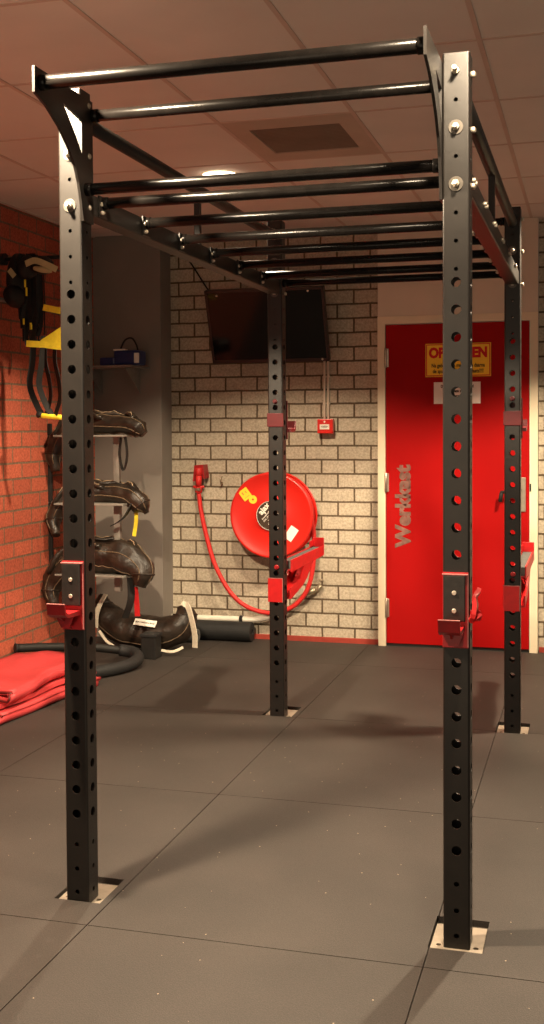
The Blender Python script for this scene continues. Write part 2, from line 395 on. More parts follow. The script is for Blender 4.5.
bm = NB(); prism(bm, [(.522, 1.794), (.934, 1.794), (.934, 2.001), (.522, 2.001)], 'y', FY+.0088, FY+.0093, holes=[[(.528, 1.80), (.928, 1.80), (.928, 1.995), (.528, 1.995)]])
part('printed_border', bm, M['inkred'], n)
notice('notice_sheet', .572, 1.615, .872, 1.755, M['pinkp'],
       [('De materialen blijven altijd', .026, .112, M['ink'], .0013, .75), ('in deze zaal', .026, .082, M['ink'], .0013, .8), ('Na gebruik graag opruimen', .022, .05, M['ink'], .0013, .75), ('Bedankt', .022, .025, M['ink'], .0013, .8)],
       'small white notice taped below the yellow one on the door')

# ------------------------------------------------------------------ power rack
rack = empty('power_rack', (W/2+P/2, D/2, 0), 'tall black steel rack with four drilled uprights and overhead pull-up bars', 'rack')
HOLES = [(2.448-.0772*k, .0058) for k in range(8)]+[(.284+.0756*j, .0140) for j in range(22)]+[(.189, .0075), (.114, .0075), (.042, .0075)]
HOLES.sort(); HOLES0 = HOLES
def post_bm(px, py):
    bm = NB(); HOLES = [(z*(1.005 if px == 0 and py == 0 else 1), r) for z, r in HOLES0]; r = .006; t = .0045; seg = 16
    cx, cy = px+P/2, py+P/2
    def panel(normal, half, off, circs):
        nx, ny = normal; ux, uy = -ny, nx
        def V(u, z): return bm.verts.new((cx+nx*off+ux*u, cy+ny*off+uy*u, z))
        z = 0.0; rims = []
        def rect(z0, z1):
            if z1-z0 > 1e-5: bm.faces.new((V(-half, z0), V(half, z0), V(half, z1), V(-half, z1)))
        for k, (hz, hr) in enumerate(circs):
            lo = hz-.018 if k == 0 else max(hz-.03, (hz+circs[k-1][0])/2); hi = min(hz+.03, (hz+circs[k+1][0])/2) if k+1 < len(circs) else hz+.03
            rect(z, lo); ring = []; per = []
            angs = [2*PI*i/seg+PI/seg for i in range(seg)]
            pts = []
            for a in angs:
                c, s = math.cos(a), math.sin(a)
                f = min(half/abs(c), ((hi-hz) if s > 0 else (hz-lo))/abs(s)); pts.append([c*f, hz+s*f])
            for cu, cz in ((half, hi), (-half, hi), (-half, lo), (half, lo)):
                j = min(range(seg), key=lambda i: (pts[i][0]-cu)**2+(pts[i][1]-cz)**2); pts[j] = [cu, cz]
            for a, p_ in zip(angs, pts):
                ring.append(V(math.cos(a)*hr, hz+math.sin(a)*hr)); per.append(V(*p_))
            for i in range(seg):
                j = (i+1) % seg; bm.faces.new((per[i], per[j], ring[j], ring[i]))
            rims.append(ring); z = hi
        rect(z, H-.002); return rims
    for nrm in ((0, -1), (0, 1), (1, 0), (-1, 0)):
        A = panel(nrm, P/2-r, P/2, HOLES); B = panel(nrm, P/2-t, P/2-t, HOLES)
        for a, b in zip(A, B):
            for i in range(seg):
                j = (i+1) % seg; bm.faces.new((a[i], a[j], b[j], b[i]))
    for sx, sy in ((1, 1), (-1, 1), (-1, -1), (1, -1)):
        ccx, ccy = cx+sx*(P/2-r), cy+sy*(P/2-r); prev = None
        for k in range(5):
            a = k/4*PI/2; vx, vy = ccx+sx*r*math.cos(a), ccy+sy*r*math.sin(a)
            cur = (bm.verts.new((vx, vy, 0)), bm.verts.new((vx, vy, H-.002)))
            if prev:
                f = bm.faces.new((prev[0], cur[0], cur[1], prev[1])); f.smooth = True
            prev = cur
    box(bm, (px+.001, py+.001, H-.006), (px+P-.001, py+P-.001, H), .002)
    return bm
def part_raw(name, bm, mat, parent):         # keeps the winding of open sheets
    v = origin(parent); bmesh.ops.translate(bm, vec=-v, verts=bm.verts)
    me = bpy.data.meshes.new(name); bm.to_mesh(me); bm.free(); me.materials.append(mat)
    o = bpy.data.objects.new(name, me); COL.objects.link(o); o.parent = parent; return o
def bolt_bm(p, d, washer=True, L=.018, r=.0095):
    bm = NB(); p = Vector(p); d = Vector(d)
    q = p+d*(.003 if washer else 0)
    cyl(bm, q, q+d*.011, r*1.15, seg=6, bev=.0015); cyl(bm, q+d*.011, q+d*L, r*.72, seg=14, bev=.001)
    return bm
for (px, py) in ((0, 0), (W, 0), (0, D), (W, D)):
    up = part('upright', post_bm(px, py), M['steel'], rack)
    for z in (2.448, 2.295, 2.14):
        if px == 0 and py == 0: z += .008
        if z < 2.4:
            bm = NB(); cyl(bm, (px+P/2, py, z), (px+P/2, py-.003, z), .0205, seg=28, bev=.001); part('washer', bm, M['washer'], up, 'dark round washer')
        part('bolt', bolt_bm((px+P/2, py, z), (0, -1, 0), z < 2.4, .022 if z < 2.4 else .04), M['zinc'], up)
        part('bolt', bolt_bm((px+P, py+P/2+.006, z), (1, 0, 0), False, .013, .008), M['zinc'], up)
    bm = NB(); cx = px+P/2
    ya, yb = FOOT[(px, py)]; ya = py+ya; yb = py+yb-.028
    prism(bm, [(cx-.073, ya), (cx+.072, ya), (cx+.072, yb), (cx-.073, yb)], 'z', 0, .006,
          holes=[circle(cx-.052, ya+.046, .0075, 16), circle(cx+.052, ya+.046, .008, 16)])
    part('base_plate', bm, M['plate'], rack, 'bare steel foot plate')
for sx in (0, W):
    x0 = sx+.008; x1 = sx+.067
    bm = NB(); box(bm, (x0, P, 2.135), (x1, D, 2.20), .005); rail = part('side_rail', bm, M['steel'], rack)
    for k in range(6):
        y = .17+.36*k
        for dy in (-.022, .022):
            for s, xx in ((1, x1), (-1, x0)):
                if (sx == 0 and s == -1): continue
                part('bolt', bolt_bm((xx, y+dy, 2.178), (s, 0, 0), False, .011, .0065), M['zinc'], rail)
    bm = NB(); cyl(bm, (sx+P/2, P-.0, 2.425), (sx+P/2, D, 2.425), .022, bev=.002); part('top_tube', bm, M['steel'], rack)
    bm = NB(); box(bm, (sx+P/2-.012, 1.145, 2.19), (sx+P/2+.012, 1.17, 2.41), .002); part('strut', bm, M['steel'], rack)
# front brackets
for x0, x1 in ((P, P+.008), (W-.008, W)):
    for ys, yo in ((1, 0), (-1, D+P)):
        if ys == -1: continue
        bm = NB()
        prism(bm, [(-.305, 2.474), (.07, 2.474), (.07, 2.10), (.0, 2.10), (-.014, 2.16), (-.03, 2.21), (-.055, 2.257), (-.10, 2.302), (-.16, 2.345), (-.235, 2.382), (-.305, 2.402)],
              'x', x0, x1, holes=[[(-.13, 2.418), (-.008, 2.400), (-.008, 2.30), (-.04, 2.335), (-.08, 2.372)]])
        part('front_bracket', bm, M['steel'], rack)
def bar(y, z, x0, x1, r=.0175):
    bm = NB(); cyl(bm, (x0, y, z), (x1, y, z), r, seg=28, bev=.001)
    for s, e in ((1, x0), (-1, x1)): cyl(bm, (e, y, z), (e+s*.022, y, z), r+.0025, seg=28, bev=.001)
    return part('pull_up_bar', bm, M['steel2'], rack)
bar(-.27, 2.436, P+.006, W-.006, .0195)
bar(.07, 2.432, P+.006, W-.006)
bar(.02, 2.198, P+.006, W-.006)
bar(D+.04, 2.44, P, W)
bar(D+.03, 2.19, P, W)
for k in range(6):
    y = .17+.36*k; b_ = bar(y, 2.184, .067, W+.008)
    for xx, s in ((.067, 1), (W+.008, -1)):
        bm = NB(); box(bm, (xx, y-.034, 2.138), (xx+s*.006, y+.034, 2.204), .001); fl = part('end_flange', bm, M['steel'], b_)
        part('bolt', bolt_bm((xx+s*.006, y-.024, 2.150), (s, 0, 0), False, .014, .006), M['zinc'], b_)

# ------------------------------------------------------------------ hooks that hang on the rack
def hook_front(px, label, handle):
    t = empty('bar_hook', (px+P/2, 0, .857), label, 'bar hook', 'front bar hooks')
    xa, xb = px+.000, px+P-.003
    bm = NB(); box(bm, (xa, -.007, .857), (xb, -.0005, 1.068), .002); part('back_plate', bm, M['redhook'], t)
    bm = NB(); box(bm, (xa+.003, -.016, .932), (xb-.008, -.0072, 1.060), .003); ln = part('liner', bm, M['liner'], t, 'black plastic liner')
    for z in (.962, 1.012):
        bm = NB(); cyl(bm, (px+P/2-.004, -.016, z), (px+P/2-.004, -.0185, z), .0065, seg=16, bev=.001); part('screw', bm, M['zinc'], ln)
    bm = NB(); box(bm, (xa, -.0155, 1.0605), (xb, -.0005, 1.0645), .001); box(bm, (xb-.003, -.0082, .86), (xb+.0003, -.0072, 1.06), .0003)
    part('worn_edge', bm, M['edge'], t, 'paint worn pale along the edges')
    bm = NB()
    prism(bm, [(-.007, .918), (-.085, .918), (-.100, .925), (-.108, .950), (-.113, .950), (-.107, .918), (-.088, .907), (-.007, .903)], 'x', xa+.001, xb-.012)
    part('cradle', bm, M['redhook'], t)
    bm = NB(); prism(bm, [(px+.005, .907), (px+P-.012, .907), (px+P-.026, .872), (px+.024, .872)], 'y', -.062, -.058)
    prism(bm, [(-.007, .905), (-.09, .907), (-.05, .885), (-.007, .862)], 'x', px+P/2-.008, px+P/2-.002); part('gusset', bm, M['redhook'], t)
    bm = NB(); box(bm, (xa+.001, -.1135, .9500), (xb-.012, -.1075, .9522), .0004); part('lip_edge', bm, M['edge'], t, 'pale worn lip')
    if handle:
        bm = NB(); path = catmull([(xb, .02, .950), (xb+.010, -.01, .946), (xb+.014, -.008, .975), (xb+.013, 0, .995), (xb+.020, .012, 1.012)], 6)
        path = [q+Vector((.003, .02, 0)) for q in path]; strap(bm, path, .05, .012, (0, 1, 0)); part('locking_tab', bm, M['red'], t, 'bright red locking tab')
    return t
hook_front(0, 'dark red bar hook on the near left upright, nearest the brown bags', False)
hook_front(W, 'dark red bar hook on the near right upright, in front of the door', True)
def hook_rear(px, label):
    t = empty('bar_hook', (px+P/2, D, 1.41), label, 'bar hook', 'bar hooks high on the rear uprights')
    xb = px+P
    bm = NB(); box(bm, (px-.004, D-.007, 1.473), (xb+.005, D-.0005, 1.541), .002); part('front_plate', bm, M['redshade'], t)
    bm = NB(); box(bm, (px-.004, D+P+.0005, 1.41), (xb+.006, D+P+.007, 1.605), .002)
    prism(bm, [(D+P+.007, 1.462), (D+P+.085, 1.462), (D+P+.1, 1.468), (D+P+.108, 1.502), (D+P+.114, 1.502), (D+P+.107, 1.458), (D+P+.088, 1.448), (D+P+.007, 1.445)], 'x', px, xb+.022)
    part('cradle', bm, M['redshade'], t)
    bm = NB(); cyl(bm, (px+P/2, D-.0, 1.60), (px+P/2, D-.012, 1.60), .011, seg=20, bev=.002); cyl(bm, (px+P/2, D-.012, 1.60), (px+P/2, D-.02, 1.60), .006, seg=16); part('pin', bm, M['redshade'], t)
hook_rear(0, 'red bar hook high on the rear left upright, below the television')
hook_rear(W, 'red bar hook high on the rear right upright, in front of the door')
def safety_arm(px, label):
    t = empty('safety_arm', (px+P/2, D, .588), label, 'safety arm', 'safety arms on the rear uprights')
    xb = px+P; y1 = D+.79
    bm = NB(); box(bm, (px-.004, D-.007, .592), (xb-.002, D-.0005, .712), .002); part('front_plate', bm, M['red'], t)
    bm = NB(); box(bm, (px-.0055, D-.0085, .7115), (xb-.002, D-.006, .7145)); box(bm, (xb-.004, D-.0085, .592), (xb-.001, D-.0065, .712)); part('worn_edge', bm, M['edge'], t, 'pale worn edge')
    bm = NB(); box(bm, (px+.002, D+P+.001, .58), (xb-.002, D+P+.008, .80), .001)
    for xx in (px+.038, xb+.018):
        prism(bm, [(D+P, .735), (y1, .742), (y1, .797), (D+P, .797)] if xx > px+.06 else [(D+P, .742), (y1, .742), (y1, .797), (D+P, .797)], 'x', xx, xx+.006)
    box(bm, (px+.038, D+P, .742), (xb+.018, y1, .748), .001)
    part('beam', bm, M['red'], t)
    bm = NB(); box(bm, (px+.045, D+P+.01, .750), (xb+.0175, y1-.03, .792), .002); part('liner', bm, M['foamg'], t, 'dark grey rubber pad')
    bm = NB(); box(bm, (px+.036, y1-.012, .745), (xb+.026, y1, .842), .002); box(bm, (px+.038, y1-.10, .745), (px+.044, y1, .83), .001); part('end_stop', bm, M['red'], t)
    bm = NB()
    prism(bm, [(D+P, .598), (D+P, .655), (D+.27, .675), (D+.35, .735), (D+.55, .735), (D+.42, .665), (D+.32, .635)], 'x', xb+.012, xb+.020)
    prism(bm, [(D+P, .598), (D+P, .655), (D+.27, .675), (D+.35, .735), (D+.55, .735), (D+.42, .665), (D+.32, .635)], 'x', px+.012, px+.020)
    prism(bm, [(D+P, .598), (D+P, .606), (D+.32, .643), (D+.42, .673), (D+.55, .742), (D+.55, .735), (D+.42, .665), (D+.32, .635)], 'x', px+.02, xb+.012)
    part('brace', bm, M['red'], t)
    bm = NB(); cyl(bm, (px+P/2+.004, D, .769), (px+P/2+.004, D-.012, .769), .012, seg=20, bev=.003); cyl(bm, (px+P/2+.004, D-.012, .769), (px+P/2+.004, D-.016, .769), .005, seg=16); part('pin', bm, M['redhook'], t)
    return t
safety_arm(0, 'red safety arm on the rear left upright, in front of the hose reel')
safety_arm(W, 'red safety arm on the rear right upright, in front of the door')
# ------------------------------------------------------------------ television
tv = empty('television', (-.51, 4.06, 1.9), 'dark flat television tilted down on the pale brick wall', 'television')
T = Matrix.Translation((-.505, 4.055, 2.145)) @ Matrix.Rotation(math.radians(20), 4, 'X') @ Matrix.Rotation(math.radians(0), 4, 'Y')
def tvbox(bm, a, b, bev=0):
    t = NB(); box(t, a, b, bev); bmesh.ops.transform(t, matrix=T, verts=t.verts)
    me = bpy.data.meshes.new('t'); t.to_mesh(me); t.free(); bm.from_mesh(me); bpy.data.meshes.remove(me)
bm = NB(); tvbox(bm, (-.405, -.02, -.25), (.405, .02, .25), .006); tvbox(bm, (-.3, .02, -.18), (.3, .05, .15), .01)
for a, b in (((-.405, -.026, -.25), (.405, -.02, -.228)), ((-.405, -.026, .232), (.405, -.02, .25)), ((-.405, -.026, -.25), (-.388, -.02, .25)), ((.388, -.026, -.25), (.405, -.02, .25))): tvbox(bm, a, b, .002)
part('housing', bm, M['bezel'], tv)
bm = NB(); tvbox(bm, (-.388, -.0235, -.228), (.388, -.0205, .232)); part('screen', bm, M['screen'], tv, 'glossy dark screen')
bm = NB(); box(bm, (-.62, WY-.02, 2.02), (-.40, WY, 2.28), .004); cyl(bm, (-.51, WY-.01, 2.22), (-.51, 4.11, 2.18), .018)
cyl(bm, (-.51, WY-.01, 2.08), (-.51, 4.10, 2.10), .014); part('wall_bracket', bm, M['black'], tv)
bm = NB()
for u, w in ((-.32, .215), (.30, .225), (.36, -.235)): 
    c = T @ Vector((u, -.028, w)); cyl(bm, c, c+Vector((0, -.004, 0)), .007, seg=12)
part('corner_pin', bm, M['zinc'], tv)
bm = NB(); sweep(bm, catmull([(-1.26, WY-.008, 2.78), (-1.12, WY-.008, 2.62), (-1.0, WY-.01, 2.44), (-.93, WY-.03, 2.36), (-.80, 4.15, 2.30)], 6), .0055, 8)
solo('cable', bm, M['black'], 'thin black cable running from the ceiling down to the television', 'cable')

# ------------------------------------------------------------------ alarm call point + conduit
t = empty('alarm_call_point', (-.15, WY, 1.42), 'small red fire alarm call point with a white panel on the brick wall', 'alarm')
bm = NB(); box(bm, (-.205, WY-.055, 1.425), (-.098, WY, 1.522), .006); bod = part('body', bm, M['reel'], t)
bm = NB(); box(bm, (-.187, WY-.058, 1.452), (-.122, WY-.054, 1.486), .001); pl = part('press_panel', bm, M['paper'], t, 'white press panel')
bm = NB(); text_bm(bm, '>HIER<', .02, wall_text_matrix(-.1545, WY-.0585, 1.469), .0004, .0003, sx=.8); part('printed_line', bm, M['ink'], pl)
bm = NB(); cyl(bm, (-.1545, WY-.055, 1.503), (-.1545, WY-.0575, 1.503), .006, seg=16); part('indicator', bm, M['paper'], t)
bm = NB(); cyl(bm, (-.163, WY-.012, 1.52), (-.163, WY-.012, 1.93), .008, bev=.001); cyl(bm, (-.138, WY-.012, 1.52), (-.138, WY-.012, 1.93), .008, bev=.001)
for z in (1.62, 1.8): box(bm, (-.175, WY-.016, z), (-.126, WY, z+.012), .002)
part('conduit', bm, M['panel'], t, 'pair of thin pale conduits running up')

# ------------------------------------------------------------------ fire hose reel
RC = (-.489, 4.06, .882)
t = empty('fire_hose_reel', (RC[0], WY, .57), 'round red fire hose reel on the pale brick wall behind the rack', 'hose reel')
bm = NB(); lathe(bm, [(.0, -.012), (.096, -.012), (.104, -.004), (.11, -.002), (.258, .0), (.270, -.006), (.281, -.006), (.287, .002), (.285, .010), (.27, .006), (.0, .006)], RC); 
for f in bm.faces: f.smooth = True
disc = part('front_disc', bm, M['reel'], t)
bm = NB(); lathe(bm, [(.0, .004), (.27, .004), (.283, 0), (.290, .006), (.288, .014), (.27, .012), (0, .012)], (RC[0]+.0, RC[1]+.105, RC[2])); part('back_disc', bm, M['reel'], t)
bm = NB(); lathe(bm, [(0, .0), (.10, .0), (.10, .10), (0, .10)], (RC[0], RC[1]+.008, RC[2])); part('drum', bm, M['redhook'], t)
bm = NB(); pts = []
for k in range(6*36+1):
    a = k/36*2*PI; r = .262-.022*(k/36//3); yy = RC[1]+.022+((k/36) % 3)*.030
    pts.append((RC[0]+r*math.cos(a), yy, RC[2]+r*math.sin(a)))
sweep(bm, pts, .014, 8); part('wound_hose', bm, M['hose'], t)
bm = NB(); box(bm, (RC[0]-.06, RC[1]+.11, RC[2]-.14), (RC[0]+.06, WY-.001, RC[2]+.14), .004); cyl(bm, (RC[0], RC[1]-.01, RC[2]), (RC[0], WY-.02, RC[2]), .03); part('wall_bracket', bm, M['redhook'], t)
bm = NB(); lathe(bm, [(0, -.0155), (.098, -.0155), (.100, -.001), (0, -.001)], RC); lab = part('hub_label', bm, M['ink'], disc, 'round black label in the middle')
bm = NB(); lathe(bm, [(.0945, -.0162), (.0970, -.0162), (.0970, -.0155), (.0945, -.0155), (.0945, -.0162)], RC); part('label_ring', bm, M['paper'], lab)
bm = NB(); text_bm(bm, 'ajax', .055, wall_text_matrix(RC[0]-.045, RC[1]-.0162, RC[2]+.045, .85), .0004, .0016)
for k, s in enumerate(('brandslanghaspel', 'DIN 19 mm  20 m', 'bediening:', 'afsluiter openen', 'straalpijp pakken')):
    text_bm(bm, s, .0155, wall_text_matrix(RC[0]-.022+.0135*k, RC[1]-.0162, RC[2]+.014-.0118*k, .85), .0004, .0002)
part('printed_line', bm, M['paper'], lab)
def disc_quad(name, cx, cz, w, h, rot, mat, label):
    bm = NB(); box(bm, (-w/2, -.0008, -h/2), (w/2, .0008, h/2)); bmesh.ops.transform(bm, matrix=Matrix.Translation((RC[0]+cx, RC[1]-.0035, RC[2]+cz)) @ Matrix.Rotation(rot, 4, 'Y'), verts=bm.verts)
    return part(name, bm, mat, disc, label)
yl = disc_quad('sticker', -.178, .140, .066, .075, -.65, M['yellow'], 'yellow pictogram sticker')
bm = NB()
for (u, v_, w_, h_) in ((-.012, .012, .008, .02), (.012, .01, .006, .016), (0, -.022, .04, .003)):
    q = NB(); box(q, (u-w_/2, -.0006, v_-h_/2), (u+w_/2, .0006, v_+h_/2)); bmesh.ops.transform(q, matrix=Matrix.Translation((RC[0]-.178, RC[1]-.0046, RC[2]+.140)) @ Matrix.Rotation(-.65, 4, 'Y'), verts=q.verts)
    me = bpy.data.meshes.new('t'); q.to_mesh(me); q.free(); bm.from_mesh(me); bpy.data.meshes.remove(me)
part('pictogram', bm, simple('orange_print', (.80, .22, .03), .6), yl)
bm = NB(); prism(bm, circle(RC[0]-.125, RC[2]+.105, .028, 28), 'y', RC[1]-.0042, RC[1]-.002, holes=[circle(RC[0]-.125, RC[2]+.105, .007, 20)]); part('sticker', bm, M['yellow'], disc, 'round yellow sticker')
ws = disc_quad('sticker', .138, -.118, .060, .095, .6, M['pinkp'], 'pale inspection sticker')
# loose hose from nozzle to reel, nozzle in its wall clip
bm = NB(); HY = WY-.088
sweep(bm, catmull([(-1.035, HY, 1.02), (-1.02, HY, .90), (-.985, HY, .74), (-.93, HY, .55), (-.84, HY, .38), (-.74, HY, .275), (-.62, HY, .222), (-.50, HY, .215), (-.37, HY, .262), (-.275, HY, .37), (-.232, HY, .52), (-.222, HY, .68), (-.228, 4.16, .80), (-.262, 4.12, .93)], 8), .0155, 12)
loose = part('loose_hose', bm, M['hose'], t)
bm = NB(); cyl(bm, (-1.035, HY, 1.02), (-1.036, HY, 1.06), .024, bev=.004); cyl(bm, (-1.036, HY, 1.06), (-1.034, HY, 1.14), .019, .023); cyl(bm, (-1.034, HY, 1.14), (-1.033, HY, 1.19), .026, bev=.004)
cyl(bm, (-1.075, HY, 1.062), (-.995, HY, 1.062), .009, bev=.002); part('nozzle', bm, M['hose'], t)
bm = NB(); prism(bm, [(-1.075, 1.10), (-1.062, 1.21), (-1.0, 1.215), (-.988, 1.12), (-1.0, 1.12), (-1.01, 1.19), (-1.052, 1.19), (-1.062, 1.10)], 'y', WY-.10, WY-.001); part('nozzle_clip', bm, M['redhook'], t)
bm = NB(); cyl(bm, (-1.05, HY-.008, 1.045), (-1.02, HY-.028, 1.045), .012, bev=.002); part('shut_off_valve', bm, M['brass'], t)
bm = NB(); cyl(bm, (-.89, WY, 1.085), (-.89, WY-.045, 1.085), .006); sweep(bm, catmull([(-.89, WY-.045, 1.085), (-.885, WY-.06, 1.11), (-.878, WY-.05, 1.135)], 5), .005, 8); solo('wall_hook', bm, M['brass'], 'tiny metal hook screwed in the brick wall beside the hose nozzle', 'hook')
# water pipe and stop valve
t = empty('water_pipe', (-.8, WY, .10), 'white water pipe running low along the brick wall to a valve', 'pipe')
bm = NB(); sweep(bm, [(-1.258, WY-.05, .150), (-1.0, WY-.05, .152), (-.70, WY-.05, .155)]+catmull([(-.66, WY-.05, .156), (-.58, WY-.05, .17), (-.52, WY-.05, .19), (-.46, WY-.05, .21)], 6), .0205, 14); part('pipe_run', bm, M['pipe'], t)
bm = NB()
for x in (-.745,): cyl(bm, (x-.012, WY-.05, .1545), (x+.012, WY-.05, .1545), .026, bev=.002); box(bm, (x-.008, WY-.04, .145), (x+.008, WY, .165))
part('pipe_clip', bm, M['black'], t)
bm = NB(); sweep(bm, catmull([(-.46, WY-.05, .21), (-.38, WY-.05, .27), (-.30, WY-.05, .345), (-.24, WY-.05, .37)], 6), .012, 10); cyl(bm, (-.30, WY-.05, .345), (-.22, WY-.05, .375), .02, bev=.003)
cyl(bm, (-.215, WY-.05, .36), (-.185, WY-.05, .405), .014, bev=.003); cyl(bm, (-.20, WY, .385), (-.20, WY-.06, .385), .012); cyl(bm, (-.205, WY-.05, .395), (-.19, WY-.05, .44), .006); box(bm, (-.205, WY-.06, .435), (-.165, WY-.045, .45), .003)
part('stop_valve', bm, M['brass'], t, 'dull metal valve with a small lever')

# ------------------------------------------------------------------ foam rollers by the wall
bm = NB()
lathe(bm, [(.02, 0), (.062, 0), (.066, .004), (.066, .516), (.062, .52), (.02, .52), (.02, 0)], (-1.17, 4.14, MT+.066), 'x', 32)
for f in bm.faces: f.smooth = False
solo('foam_roller', bm, M['foam'], 'long black foam roller on the floor under the white pipe', 'foam roller')
bm = NB(); lathe(bm, [(.012, 0), (.042, 0), (.046, .004), (.046, .19), (.042, .195), (.012, .195), (.012, 0)], (-1.19, 4.02, MT+.046), 'x', 28)
solo('foam_roller', bm, M['foamg'], 'short grey foam roller lying before the long black one', 'foam roller')

# ------------------------------------------------------------------ storage stand with bags
SY = 3.36
st = empty('bag_rack', (-1.50, SY, .45), 'grey steel wall rack with three arms carrying brown leather bags', 'rack')
bm = NB(); box(bm, (-1.305, SY-.02, .45), (-1.265, SY+.02, 1.425), .003); part('post', bm, M['grey'], st)
bm = NB(); box(bm, (-1.758, SY-.012, .35), (-1.735, SY+.012, 1.5), .003); part('post', bm, M['black'], st)
ARMZ = (1.428, 1.006, .565)
for z in ARMZ:
    bm = NB(); box(bm, (-1.65, SY-.15, z-.012), (-1.185, SY+.13, z), .003); box(bm, (-1.758, SY-.012, z-.011), (-1.64, SY+.012, z-.001), .002); part('arm_shelf', bm, M['grey'], st)
def bag(name, path, radii, label, seams=True, wr=.24, group='brown leather training bags', straps=()):
    P0 = catmull(path, 6); n = len(P0); k = len(radii)-1
    rad = []
    for i in range(n):
        t_ = i/(n-1)*k; a = int(min(t_, k-1)); f = t_-a; f = f*f*(3-2*f); rad.append(radii[a]*(1-f)+radii[a+1]*f)
    c = sum(P0, Vector())/n
    t = empty(name, (c.x, c.y, min(p.z-r for p, r in zip(P0, rad))), label, 'training bag', group)
    bm = NB(); rings = sweep(bm, P0, rad, 24, True, wr, wscale=11); body = None
    lines = [[rings[i][j].co.copy() for i in range(2, n-2)] for j in (3, 8, 13, 17)]
    rg = [[v_.co.copy() for v_ in rings[i]] for i in (5, n-6)]
    c0 = [P0[i] for i in (5, n-6)]
    body = part('body', bm, M['leather'], t)
    bm = NB()
    for L in lines: sweep(bm, L, .0035, 6)
    part('seam', bm, M['seam'], body, 'tan stitched seams')
    for r_, cc in zip(rg, c0):
        bm = NB(); sweep(bm, [v_.copy() for v_ in r_]+[r_[0].copy()], .006, 8); part('band', bm, M['leather'], body)
    if seams:      # loose leather flaps and grips lying along the back of the bag
        rq = random.Random(len(label)); m_ = len(P0)
        for kk in range(3):
            a0, a1 = (int(m_*.20), int(m_*.55)) if kk == 0 else ((int(m_*.42), int(m_*.80)) if kk == 1 else (int(m_*.30), int(m_*.70)))
            pth = []
            for i in range(a0, a1):
                e = rad[i]; an = (.95, 1.9, 2.6)[kk]+.25*math.sin(i*.5+kk)
                pth.append(P0[i]+Vector((0, -math.cos(an)*e*1.10-.004, math.sin(an)*e*1.10+.008*math.sin(i*1.1))))
            bm = NB(); sweep(bm, pth, .013, 12, True, .35, flat=(.027, .014)); fl_ = part('grip', bm, M['leather'], t)
            bm = NB(); sweep(bm, [q+Vector((0, -.016, .013+.004*math.sin(9*k_))) for k_, q in enumerate(pth[1:-1])], .0030, 6); part('seam', bm, M['seamb'], fl_, 'pale worn edge')
    for (nm, pth, w_, th, wd, mt, lb) in straps:
        bm = NB(); strap(bm, catmull(pth, 7), w_, th, wd); part(nm, bm, mt, t, lb)
    return t
bag('training_bag', [(-1.69, SY-.04, 1.20), (-1.70, SY-.03, 1.33), (-1.62, SY-.03, 1.455), (-1.45, SY-.02, 1.492), (-1.30, SY-.02, 1.492), (-1.19, SY-.03, 1.485), (-1.12, SY-.05, 1.462), (-1.085, SY-.05, 1.43)],
    [.030, .055, .062, .062, .062, .060, .052, .028], 'brown leather bag on the topmost arm of the wall rack',
    straps=[('handle_strap', [(-1.20, SY-.07, 1.42), (-1.185, SY-.08, 1.30), (-1.21, SY-.08, 1.21), (-1.235, SY-.08, 1.30), (-1.22, SY-.09, 1.41)], .028, .006, (0, 1, .1), M['black'], 'black hanging loop')])
bag('training_bag', [(-1.66, SY-.10, .80), (-1.70, SY-.05, .91), (-1.62, SY-.03, 1.03), (-1.45, SY-.02, 1.066), (-1.30, SY-.02, 1.066), (-1.19, SY-.03, 1.05), (-1.11, SY-.05, 1.00), (-1.07, SY-.05, .945)],
    [.025, .05, .058, .058, .060, .064, .058, .018], 'brown leather bag on the middle arm of the wall rack',
    straps=[('handle_strap', [(-1.15, SY-.08, 1.01), (-1.19, SY-.11, .93), (-1.24, SY-.11, .89), (-1.28, SY-.11, .87)], .05, .006, (0, 1, .1), M['black'], 'black hanging strap'),
            ('yellow_strap', [(-1.155, SY-.02, .99), (-1.15, SY-.03, .90), (-1.165, SY-.03, .80)], .024, .004, (1, 0, 0), M['ystrap'], 'dull yellow strap')])
bag('training_bag', [(-1.68, SY-.10, .36), (-1.71, SY-.08, .47), (-1.63, SY-.06, .60), (-1.46, SY-.04, .665), (-1.30, SY-.03, .672), (-1.18, SY-.04, .65), (-1.10, SY-.06, .58), (-1.12, SY-.07, .50)],
    [.03, .06, .088, .098, .102, .098, .075, .045], 'fat brown leather bag on the lowest arm of the wall rack',
    straps=[('red_strap', [(-1.145, SY-.07, .49), (-1.135, SY-.07, .40), (-1.13, SY-.07, .31)], .034, .005, (1, 0, 0), M['redstrap'], 'red hanging strap'),
            ('handle_strap', [(-1.17, SY-.08, .55), (-1.16, SY-.1, .42), (-1.20, SY-.1, .30)], .05, .006, (0.6, 1, .1), M['black'], 'black hanging strap')])
